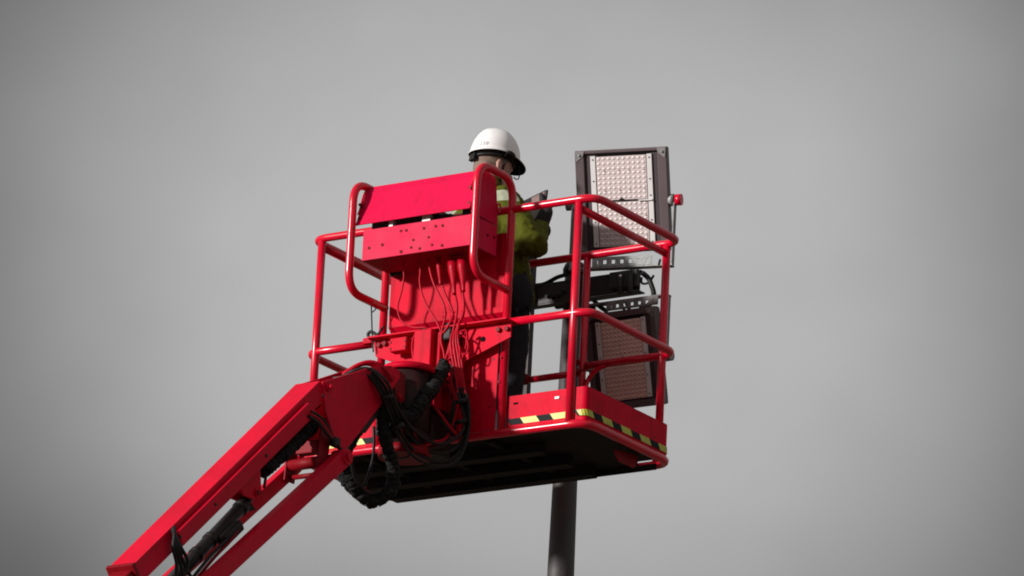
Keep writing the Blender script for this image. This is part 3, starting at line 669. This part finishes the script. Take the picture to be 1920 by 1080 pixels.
# ================================================================== LAMP POST
PYP = 0.74
PXP = onY(1059.5, 902, PYP).x
lamp = thing('lamp_post', (PXP, PYP, GZ), 'grey steel floodlight mast rising behind the red basket', 'lamp post')
ZP = onY(1066, 515, PYP).z
def rad(z): return 0.048+(ZP-z)*0.0115
zs = [GZ, -6, -3, -1, -0.5, 0, 0.5, ZP]
MB().tube([(PXP, PYP, z) for z in zs], [rad(z) for z in zs], 24).build('pole', 'pole_steel', lamp)
MB().loft([((PXP, PYP, ZP-0.01+dz), (r, 0, 0), (0, r, 0)) for dz, r in ((0, 0.058), (0.03, 0.060), (0.055, 0.050), (0.072, 0.028), (0.078, 0.004))], 20).build('pole_cap', 'black_metal', lamp)
ya = PYP-0.075
am = MB()
AZ = onY(1065, 549, ya).z-1.113; x0, x1 = onY(983, 566, ya).x, onY(1206, 530, ya).x
am.bx(x0, x1, ya-0.03, ya-0.025, AZ+1.066, AZ+1.160); am.bx(x0, x1, ya-0.030, ya+0.02, AZ+1.162, AZ+1.168); am.bx(x0, x1, ya-0.030, ya+0.02, AZ+1.058, AZ+1.064)
arm = am.build('cross_arm', 'arm_steel', lamp)
for px, py in ((1028, 556), (1037, 558), (1047, 556), (1058, 548)):
    c = onY(px, py, ya-0.031); MB().cyl(c, c+V((0, -0.018, 0)), 0.010, 6).build('arm_bolt', 'black_metal', arm)
m = MB(); m.bx(PXP-0.075, PXP+0.075, ya+0.02, PYP-0.03, AZ+1.05, AZ+1.175); m.build('arm_clamp', 'arm_steel', lamp, 0.004)
m = MB(); c = onY(1022, 532, ya); m.tube(spline([onY(985, 532, ya), onY(1003, 535, ya), onY(1022, 532, ya), onY(1045, 520, ya), onY(1062, 515, ya)]), 0.011, 8); m.build('arm_cable', 'black_rubber', lamp)
m = MB(); m.tube(spline([onY(990, 470, ya-0.02), onY(994, 492, ya-0.02), onY(997, 515, ya-0.02), onY(997, 545, ya-0.02)]), 0.007, 8); m.build('arm_cable', 'black_rubber', lamp)
st0, st1 = onY(994, 470, ya-0.06), onY(984, 740, ya-0.06)
m = MB(); sx = (st0.x+st1.x)/2; m.bx(sx-0.018, sx+0.018, ya-0.066, ya-0.060, st1.z, st0.z); m.bx(sx+0.012, sx+0.018, ya-0.060, ya-0.030, st1.z, st0.z); stay = m.build('hanging_stay', 'pole_steel', lamp)
c = onY(988, 638, ya-0.0665); MB().cyl(c, c+V((0, -0.002, 0)), 0.005, 10).build('stay_hole', 'strip_white', stay)
MB().bx(x1-0.16, x1+0.001, ya-0.06, ya-0.032, AZ+1.08, AZ+1.165).build('arm_end_plate', 'arm_steel', lamp, 0.004)
for px in (1163, 1182):
    c = onY(px, 530, ya-0.075); MB().cyl(c+V((0, 0, -0.06)), c+V((0, 0, 0.05)), 0.012, 10).build('hanger_bolt', 'arm_steel', lamp)
c = onY(1163, 518, ya-0.09); MB().ball(c, (0.009, 0, 0), (0, 0.009, 0), (0, 0, 0.009), 12, 8).build('bolt_head', 'bolt_bright', lamp)

# ================================================================== FLOODLIGHTS
FH = V((-sin(CA), cos(CA), 0)); RH = V((cos(CA), sin(CA), 0))
def floodlight(label, c, phi, tilt, S, W, H, lw, lh, dim, ydir, ylen):
    Nh = FH*-cos(phi)+RH*-sin(phi); Wd = RH*cos(phi)+FH*-sin(phi)
    Nn = Nh*cos(tilt)-V((0, 0, 1))*sin(tilt); Hd = V((0, 0, 1))*cos(tilt)+Nh*sin(tilt)
    Bk = -Nn
    def P(x, d, z): return V(c)+Wd*(x*S)+Bk*(d*S)+Hd*(z*S)
    def bxl(m, x0, x1, d0, d1, z0, z1, mi=0): return m.box(P((x0+x1)/2, (d0+d1)/2, (z0+z1)/2), ((x1-x0)*S, (d1-d0)*S, (z1-z0)*S), (Wd, Bk, Hd), mi)
    f = thing('floodlight', V(c)-V((0, 0, H*S/2)), label, 'floodlight', 'floodlights on the mast')
    w, h = W/2, H/2; a, b = lw/2, lh/2
    # housing: front bezel of four bars, back shell with cooling fins
    m = MB(); e = 0.045
    bxl(m, -w, -a-0.03, 0, e, -h, h); bxl(m, a+0.03, w, 0, e, -h, h); bxl(m, -a-0.03, a+0.03, 0, e, b+0.012, h); bxl(m, -a-0.03, a+0.03, 0, e, -h, -b-0.012)
    bxl(m, -w+0.004, w-0.004, e, e+0.02, -h+0.004, h-0.004)
    hs = m.build('housing', 'housing', f, 0.004)
    for i in range(11):
        x = -w+0.04+i*(W-0.08)/10; m = MB(); bxl(m, x-0.003, x+0.003, e+0.02, e+0.075, -h+0.03, h-0.03); m.build('cooling_fin', 'housing', hs)
    m = MB(); bxl(m, -a-0.029, a+0.029, 0.012, 0.044, -b-0.011, b+0.011); m.build('recess_plate', 'recess', hs)
    m = MB(); bxl(m, -a+0.03, a-0.012, 0.002, 0.0118, b+0.001, b+0.011); m.build('seal', 'black_gap', hs)
    sw = 0.026
    for x in (-a, a-sw):
        m = MB(); bxl(m, x, x+sw, 0.004, 0.0118, -b, b); so = m.build('edge_strip', 'strip_white', f, 0.002)
        for z in (-b*0.92, -b*0.45, 0.02, b*0.45, b*0.92):
            MB().cyl(P(x+sw*0.5, 0.005, z), P(x+sw*0.5, 0.001, z), 0.0035*S, 8).build('screw', 'black_metal', so)
    g0, g1 = -a+sw+0.004, a-sw-0.004
    for z0, z1 in ((0.004, b-0.004), (-b, -0.004)):
        m = MB(); bxl(m, g0, g1, 0.006, 0.0118, z0, z1); pl_ = m.build('lens_board', 'lens_plate_shade_lifted' if dim else 'lens_plate', f, 0.001)
        nx, nz = 10, 9
        dm = MB()
        for j in range(nz):
            for i in range(nx):
                x = g0+(i+0.5)*(g1-g0)/nx; z = z0+(j+0.5)*(z1-z0)/nz
                rx, rz = (g1-g0)/nx*0.40, (z1-z0)/nz*0.34
                dm.ball(P(x, 0.0065, z), Wd*(rx*S), Hd*(rz*S), Nn*(0.0028*S), 8, 4, 0)
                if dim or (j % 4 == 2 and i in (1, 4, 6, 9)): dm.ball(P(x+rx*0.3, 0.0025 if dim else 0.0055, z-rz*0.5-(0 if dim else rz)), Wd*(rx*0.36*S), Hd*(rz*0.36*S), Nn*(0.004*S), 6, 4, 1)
        lo = dm.build('lens_array', ['lens_shade_lifted' if dim else 'lens', 'die'], pl_); lo['kind'] = 'stuff'
    m = MB(); bxl(m, g0+0.05, g1+0.015, 0.001, 0.0055, -0.0022, 0.0014); m.prism([P(-0.02, 0.001, 0.0032), P(0.012, 0.001, 0.0032), P(-0.004, 0.001, 0.016)], Bk*0.0045*S); m.build('board_wire', 'black_rubber', f)
    m = MB(); bxl(m, a-0.075, a-0.006, -0.003, 0.0008, -0.005, 0.002); m.build('wire_clip', 'strip_white', f)
    for sx, sz in ((-1, 1), (1, 1), (1, -1), (-1, -1)):
        m = MB(); m.prism([P(sx*w*0.99, -0.003, sz*h*0.985), P(sx*(w-0.05), -0.003, sz*h*0.985), P(sx*(w-0.04), -0.003, sz*(h-0.03)), P(sx*w*0.97, -0.003, sz*(h-0.055))], Bk*0.003*S*1.0); co = m.build('corner_clip', 'galv_dull', hs)
        MB().cyl(P(sx*(w-0.022), -0.004, sz*(h-0.022)), P(sx*(w-0.022), -0.010, sz*(h-0.022)), 0.006*S, 8).build('clip_screw', 'galvanised', co)
    # yoke: two arms on pivots and a slotted cross bar
    def Q(x, d, z): return V(c)+Wd*(x*S)-Nh*(d*S)+V((0, 0, 1))*(z*S)
    yw = w+0.026; bz = ydir*ylen
    for sx in (-1, 1):
        m = MB(); m.box(Q(sx*yw, 0.03, bz/2), (0.007*S, 0.04*S, abs(bz)*S), (Wd, -Nh, V((0, 0, 1)))); ya_ = m.build('yoke_arm', 'galv_dull', f, 0.002)
        MB().cyl(Q(sx*(w-0.004), 0.03, 0), Q(sx*(w+0.022), 0.03, 0), 0.030*S, 16).build('pivot_washer', 'galvanised', ya_)
        MB().cyl(Q(sx*(yw+0.004), 0.03, 0), Q(sx*(yw+0.034), 0.03, 0), 0.028*S, 20).build('pivot_knob', 'red_tube' if not dim and sx > 0 else 'galv_dull', ya_)
    m = MB(); m.box(Q(0, 0.03, bz), (2*yw*S+0.008, 0.045*S, 0.007*S), (Wd, -Nh, V((0, 0, 1))))
    # slotted upstand made of strips round real slots
    bl = -yw*0.55 if not dim else -yw*0.5; br = yw*0.62 if not dim else yw*0.8; ht = 0.052
    zz = 0 if ydir < 0 else -ht
    for z0, z1 in ((0.0036, 0.016), (ht-0.016, ht)): m.box(Q((bl+br)/2, 0.008, bz+zz+(z0+z1)/2), ((br-bl)*S, 0.005*S, (z1-z0)*S), (Wd, -Nh, V((0, 0, 1))))
    ns = 7
    for i in range(ns+1):
        x = bl+(br-bl)*i/ns; ww = 0.026
        xx = min(max(x, bl+ww/2), br-ww/2); m.box(Q(xx, 0.008, bz+zz+ht/2), (ww*S, 0.0048*S, (ht-0.032)*S), (Wd, -Nh, V((0, 0, 1))))
    m.build('yoke_bar', 'galvanised' if not dim else 'galv_dull', f)
    return f
cu = onY(1167, 376, 0.60)
floodlight('upper floodlight with pale lens panels, upright above the cross arm', cu, radians(18), radians(18), 1.0, 0.465, 0.505, 0.312, 0.445, False, -1, 0.335)
cl_ = onY(1168, 674, 0.575)
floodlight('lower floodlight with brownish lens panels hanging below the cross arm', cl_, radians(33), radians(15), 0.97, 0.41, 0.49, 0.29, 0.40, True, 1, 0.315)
# supply cables of the lamps
m_ = ya-0.05
for pts, r in (([(1205, 512), (1216, 522), (1222, 536), (1226, 552), (1222, 566), (1210, 576), (1200, 580)], 0.013), ([(1203, 520), (1203, 530), (1210, 532), (1218, 528), (1226, 516)], 0.006), ([(1238, 486), (1235, 497)], 0.006), ([(1113, 563), (1125, 575), (1138, 584)], 0.011), ([(1164, 566), (1168, 576), (1172, 584)], 0.008), ([(1173, 566), (1178, 578), (1186, 584)], 0.008), ([(1111, 580), (1112, 575), (1115, 580)], 0.008)):
    MB().tube(spline([onY(a, b, m_) for a, b in pts]), r, 8).build('lamp_cable', 'black_rubber', lamp)

# ================================================================== PERSON
PF = V((0.46, 0.888, 0)).normalized(); PR = V((PF.y, -PF.x, 0)); ZZ = V((0, 0, 1))
P0 = V((-0.195, 0.165, 0.013))
hivis(PF, PR, P0)
def B(f, r, z): return P0+PF*f+PR*r+ZZ*z+V((0.12, 0, 0))*min(1, max(0, (1.36-z)/0.45))
person = thing('person', P0+V((0.12, 0, 0)), 'worker in white helmet and yellow-green jacket standing in the red basket', 'person')
def remesh(o, vox, smooth=6, noise=0.0, ns=0.12):
    md = o.modifiers.new('remesh', 'REMESH'); md.mode = 'VOXEL'; md.voxel_size = vox; md.use_smooth_shade = True
    if smooth: s = o.modifiers.new('smooth', 'SMOOTH'); s.iterations = smooth; s.factor = 0.5
    if noise:
        tx = bpy.data.textures.new(o.name+'_folds', 'CLOUDS'); tx.noise_scale = ns; tx.noise_depth = 2
        d = o.modifiers.new('folds', 'DISPLACE'); d.texture = tx; d.strength = noise; d.mid_level = 0.5
    return o
def ell(c, a, b, ax1=None, ax2=None): return (c, (ax1 or PR)*a, (ax2 or PF)*b)
def limb(m, pts, rs, n=16, k=5):
    S = spline(pts, k); R = []
    for i in range(len(S)):
        t = i/k; j = min(int(t), len(rs)-2); R.append(rs[j]+(rs[j+1]-rs[j])*(t-j))
    m.tube(S, R, n); m.ball(pts[0], (rs[0], 0, 0), (0, rs[0], 0), (0, 0, rs[0]), 12, 8); m.ball(pts[-1], (rs[-1], 0, 0), (0, rs[-1], 0), (0, 0, rs[-1]), 12, 8)
SR, SL = B(0.015, 0.165, 1.315), B(0.005, -0.175, 1.345)
ER = V((0.150, 0.085, 1.088)); WR = V((0.085, 0.255, 1.245))
EL = B(0.19, -0.255, 1.12); WL = B(0.33, -0.07, 1.30)
HC = B(0.040, 0.0, 1.542)                                   # head centre
hu = (ZZ*cos(0.19)+PF*sin(0.19)); hf = (PF*cos(0.19)-ZZ*sin(0.19))   # head bowed a little
def HP(f, r, z): return HC+hf*f+PR*r+hu*z
# body
m = MB()
m.loft([ell(B(0, 0, 0.83), 0.15, 0.105), ell(B(0, 0, 0.95), 0.145, 0.10), ell(B(0, 0, 1.1), 0.145, 0.10), ell(B(0.0, 0, 1.25), 0.165, 0.11), ell(B(0.0, 0, 1.36), 0.155, 0.09), ell(B(0.0, 0, 1.42), 0.07, 0.06)])
limb(m, [B(0.0, 0, 1.38), B(0.012, 0, 1.45), B(0.03, 0, 1.54)], [0.062, 0.057, 0.058])
for s_, e_, w_ in ((SR, ER, WR), (SL, EL, WL)): limb(m, [s_, s_.lerp(e_, 0.5), e_, e_.lerp(w_, 0.5), w_], [0.052, 0.046, 0.040, 0.038, 0.028])
for r_ in (-0.10, 0.10): limb(m, [B(0, r_*0.85, 0.86), B(0.01, r_, 0.65), B(0.015, r_*1.05, 0.47), B(-0.005, r_*1.1, 0.28), B(-0.01, r_*1.1, 0.09)], [0.085, 0.075, 0.055, 0.052, 0.042])
m.ball(HP(0.0, 0, 0.03), hf*0.097, PR*0.077, hu*0.10, 20, 14)
m.ball(HP(0.025, 0, -0.045), hf*0.072, PR*0.060, hu*0.075, 18, 12)
m.ball(HP(0.100, 0, -0.02), hf*0.022, PR*0.014, hu*0.026, 10, 8)
m.ball(HP(0.085, 0, -0.065), hf*0.012, PR*0.026, hu*0.010, 10, 8)
for s_ in (-1, 1):
    m.ball(HP(-0.004, s_*0.080, -0.012), hf*0.021-PR*(s_*0.008), PR*0.008, hu*0.034, 12, 8)
    m.ball(HP(0.084, s_*0.032, 0.012), hf*0.010, PR*0.014, hu*0.010, 10, 8)
body = m.build('body', 'skin', person); remesh(body, 0.0065, 3)
# hair: close-cropped cap over crown and nape
m = MB(); m.ball(HP(-0.010, 0, 0.034), hf*0.096, PR*0.0795, hu*0.098, 24, 16); m.ball(HP(-0.045, 0, -0.015), hf*0.052, PR*0.0655, hu*0.060, 20, 12)
remesh(m.build('hair', 'hair', person), 0.006, 3)
# jacket
m = MB()
m.loft([ell(B(0, 0, 0.80), 0.195, 0.155), ell(B(0, 0, 0.84), 0.20, 0.158), ell(B(0, 0, 0.95), 0.19, 0.15), ell(B(0, 0, 1.1), 0.19, 0.15), ell(B(-0.004, 0, 1.25), 0.195, 0.15), ell(B(-0.004, 0, 1.34), 0.17, 0.125), ell(B(0.0, 0, 1.41), 0.105, 0.09), ell(B(0.004, 0, 1.455), 0.082, 0.078)], 28)
for s_, e_, w_ in ((SR, ER, WR), (SL, EL, WL)): limb(m, [s_, s_.lerp(e_, 0.5)+ZZ*0.004, e_, e_.lerp(w_, 0.5), e_.lerp(w_, 0.86)], [0.078, 0.074, 0.072, 0.060, 0.044], k=6)
jac = remesh(m.build('jacket', 'hivis', person), 0.008, 4, 0.034, 0.06)
m = MB(); m.loft([ell(B(0.006, 0, 1.44), 0.078, 0.076), ell(B(0.008, 0, 1.475), 0.074, 0.072)], 24); m.build('collar', 'hivis', person)
# trousers, boots
m = MB(); m.loft([ell(B(0, 0, 0.90), 0.17, 0.125), ell(B(0, 0, 0.82), 0.178, 0.13), ell(B(0, 0, 0.74), 0.165, 0.12)])
for r_ in (-0.10, 0.10): limb(m, [B(0, r_*0.85, 0.80), B(0.012, r_, 0.65), B(0.018, r_*1.05, 0.47), B(-0.005, r_*1.1, 0.28), B(-0.01, r_*1.1, 0.10)], [0.105, 0.095, 0.078, 0.076, 0.075])
remesh(m.build('trousers', 'trouser', person), 0.010, 4, 0.016, 0.08)
for r_ in (-0.11, 0.11):
    m = MB(); m.ball(B(0.07, r_, 0.045), PF*0.135, PR*0.05, ZZ*0.045, 16, 10); m.ball(B(-0.01, r_, 0.08), PF*0.06, PR*0.052, ZZ*0.08, 14, 10); remesh(m.build('boot', 'boot', person), 0.008, 3)
m = MB(); c = B(0.0, 0.205, 0.83)
m.ball(c, PR*0.04, PF*0.07, ZZ*0.10, 14, 10); m.tube(spline([B(0.03, 0.20, 0.95), B(0.05, 0.235, 0.80), B(0.0, 0.24, 0.68), B(-0.03, 0.22, 0.74)]), 0.010, 8); remesh(m.build('tool_pouch', 'trouser', person), 0.008, 3)
# gloves closed on the device
DC = onY(998, 391, 0.30)                                    # device centre
dW = PR; dH = (ZZ*cos(0.10)+PF*sin(0.10)); dN = dW.cross(dH)
def DP(x, y, z): return DC+dW*x+dH*y+dN*z
if dN.dot(PF) > 0: pass
def glove(w, side):
    edge = 0.118*side
    m = MB(); palm = DP(edge*1.08, -0.050, 0.012)
    limb(m, [w-(palm-w)*0.25, w, w.lerp(palm, 0.5), palm], [0.046, 0.040, 0.036, 0.034])
    m.ball(palm, dW*0.026, dH*0.042, dN*0.022, 14, 10)
    for i, ln in enumerate((0.050, 0.056, 0.052, 0.042)):
        y = -0.083+i*0.022
        limb(m, [palm+dH*(y+0.035), DP(edge*1.14, y+0.004, 0.028), DP(edge*1.0, y+0.008, 0.034), DP(edge*1.0-side*ln, y+0.010, 0.024)], [0.012, 0.0115, 0.011, 0.0095], 10, 4)
    limb(m, [palm+dH*0.015, DP(edge*1.08, -0.005, -0.014), DP(edge*0.98, 0.022, -0.018), DP(edge*0.86, 0.040, -0.014)], [0.015, 0.014, 0.013, 0.011], 10, 4)
    return remesh(m.build('glove', 'glove', person), 0.0045, 2)
if dN.dot(PF) < 0: dN = -dN                                   # dN points away from the worker: the fingers are behind
glove(WR, 1); glove(WL, -1)
# helmet
def hpt(th, t, a=0.128, b=0.109, h=0.140, off=0.0):
    cf, sf = cos(th), sin(th)
    rr = (cos(t))**(0.74+0.42*max(0, cf)**1.5); zz = sin(t)**0.92
    rim = -0.004+0.010*sf*sf-0.012*max(0, -cf)
    ridge = 0.006*math.exp(-(sf/0.20)**2)*sin(t)
    return HP((a+off)*cf*rr-0.002, (b+off)*sf*rr, 0.056+rim*(1-zz)+(h+ridge+off)*zz)
NT = 48
vs = []; fs = []; rings = []
for q_ in range(3):                                           # brim, growing to the front
    ring = []
    for k in range(NT):
        th = 2*pi*k/NT; w_ = max(0, cos(th))**1.6; e = (0.036*w_+0.006)*(1-q_/3)
        ring.append(hpt(th, 0.0)+(hf*cos(th)+PR*sin(th))*e-hu*((0.014*w_+0.003)*(1-q_/3)))
    rings.append(ring)
for j in range(14):
    t = (pi/2)*j/13*0.995; rings.append([hpt(2*pi*k/NT, t) for k in range(NT)])
m = MB(); vs = [p for r_ in rings for p in r_]
fs = [((i+1)*NT+k, (i+1)*NT+(k+1) % NT, i*NT+(k+1) % NT, i*NT+k) for i in range(len(rings)-1) for k in range(NT)]
fs.append(tuple((len(rings)-1)*NT+k for k in reversed(range(NT))))
m.add(vs, fs, 0, True); helm = m.build('helmet', ['helmet_white', 'black_gap'], person)
sd = helm.modifiers.new('shell', 'SOLIDIFY'); sd.thickness = 0.004; sd.offset = -1; sd.material_offset = 1
# harness: black band round the head, nape strap, chin strap, ratchet
m = MB()
ring = []
for k in range(40):
    th = 2*pi*k/40; ring.append(HP(0.106*cos(th)-0.002, 0.088*sin(th), 0.030-0.020*max(0, -cos(th))))
for dz in (0.012, 0.028): m.tube([p+hu*dz for p in ring], 0.0085, 8, True)
m.box(HP(-0.113, 0, 0.012), (0.05, 0.02, 0.035), (PR, hf, hu)); har = m.build('helmet_harness', 'black_rubber', person)
for s_ in (1, -1): MB().tube(spline([HP(0.03, s_*0.088, 0.05), HP(0.018, s_*0.084, 0.0), HP(0.02, s_*0.072, -0.05), HP(0.055, s_*0.035, -0.115)]), 0.005, 8).build('chin_strap', 'black_rubber', har)
MB().tube(spline([HP(0.10, 0.072, 0.035), HP(0.118, 0.062, 0.0), HP(0.128, 0.044, -0.018), HP(0.126, 0.018, -0.014), HP(0.124, 0, 0.0)]), 0.003, 8).build('goggle_strap', 'black_rubber', har)
MB().tube(spline([HP(0.0, 0.098, 0.052), HP(0.03, 0.102, 0.058), HP(0.055, 0.096, 0.048)]), 0.016, 10).build('ear_clip', 'black_rubber', har)
# worn printing on the back of the shell
cu_ = bpy.data.curves.new('print', 'FONT'); cu_.body = '1330'; cu_.size = 0.026; cu_.align_x = 'CENTER'; cu_.space_character = 1.35
to = bpy.data.objects.new('print', cu_); col.objects.link(to)
bpy.context.view_layer.update()
me = bpy.data.meshes.new_from_object(to.evaluated_get(bpy.context.evaluated_depsgraph_get()))
col.objects.unlink(to); bpy.data.objects.remove(to)
m = MB(); thc = pi+0.10*1
V_ = [hpt(pi-(v.co.x)/0.125-0.55, 0.10+v.co.y/0.15, off=0.0016) for v in me.vertices]
m.add(V_, [list(p.vertices) for p in me.polygons]); m.build('helmet_print', 'helmet_print', helm); bpy.data.meshes.remove(me)

# ================================================================== DEVICE in the hands
tab = thing('tablet', DC-dH*0.08, 'flat brown-faced device with black rim held in gloved hands', 'tablet')
def dbox(x0, x1, y0, y1, z0, z1): return MB().box(DP((x0+x1)/2, (y0+y1)/2, (z0+z1)/2), (x1-x0, y1-y0, abs(z1-z0)), (dW, dH, dN))
dbox(-0.118, 0.118, -0.07, 0.07, 0.0, 0.014).build('case', 'device', tab, 0.004)
dbox(-0.110, 0.110, -0.064, 0.060, -0.0025, -0.0005).build('screen', 'screen', tab)
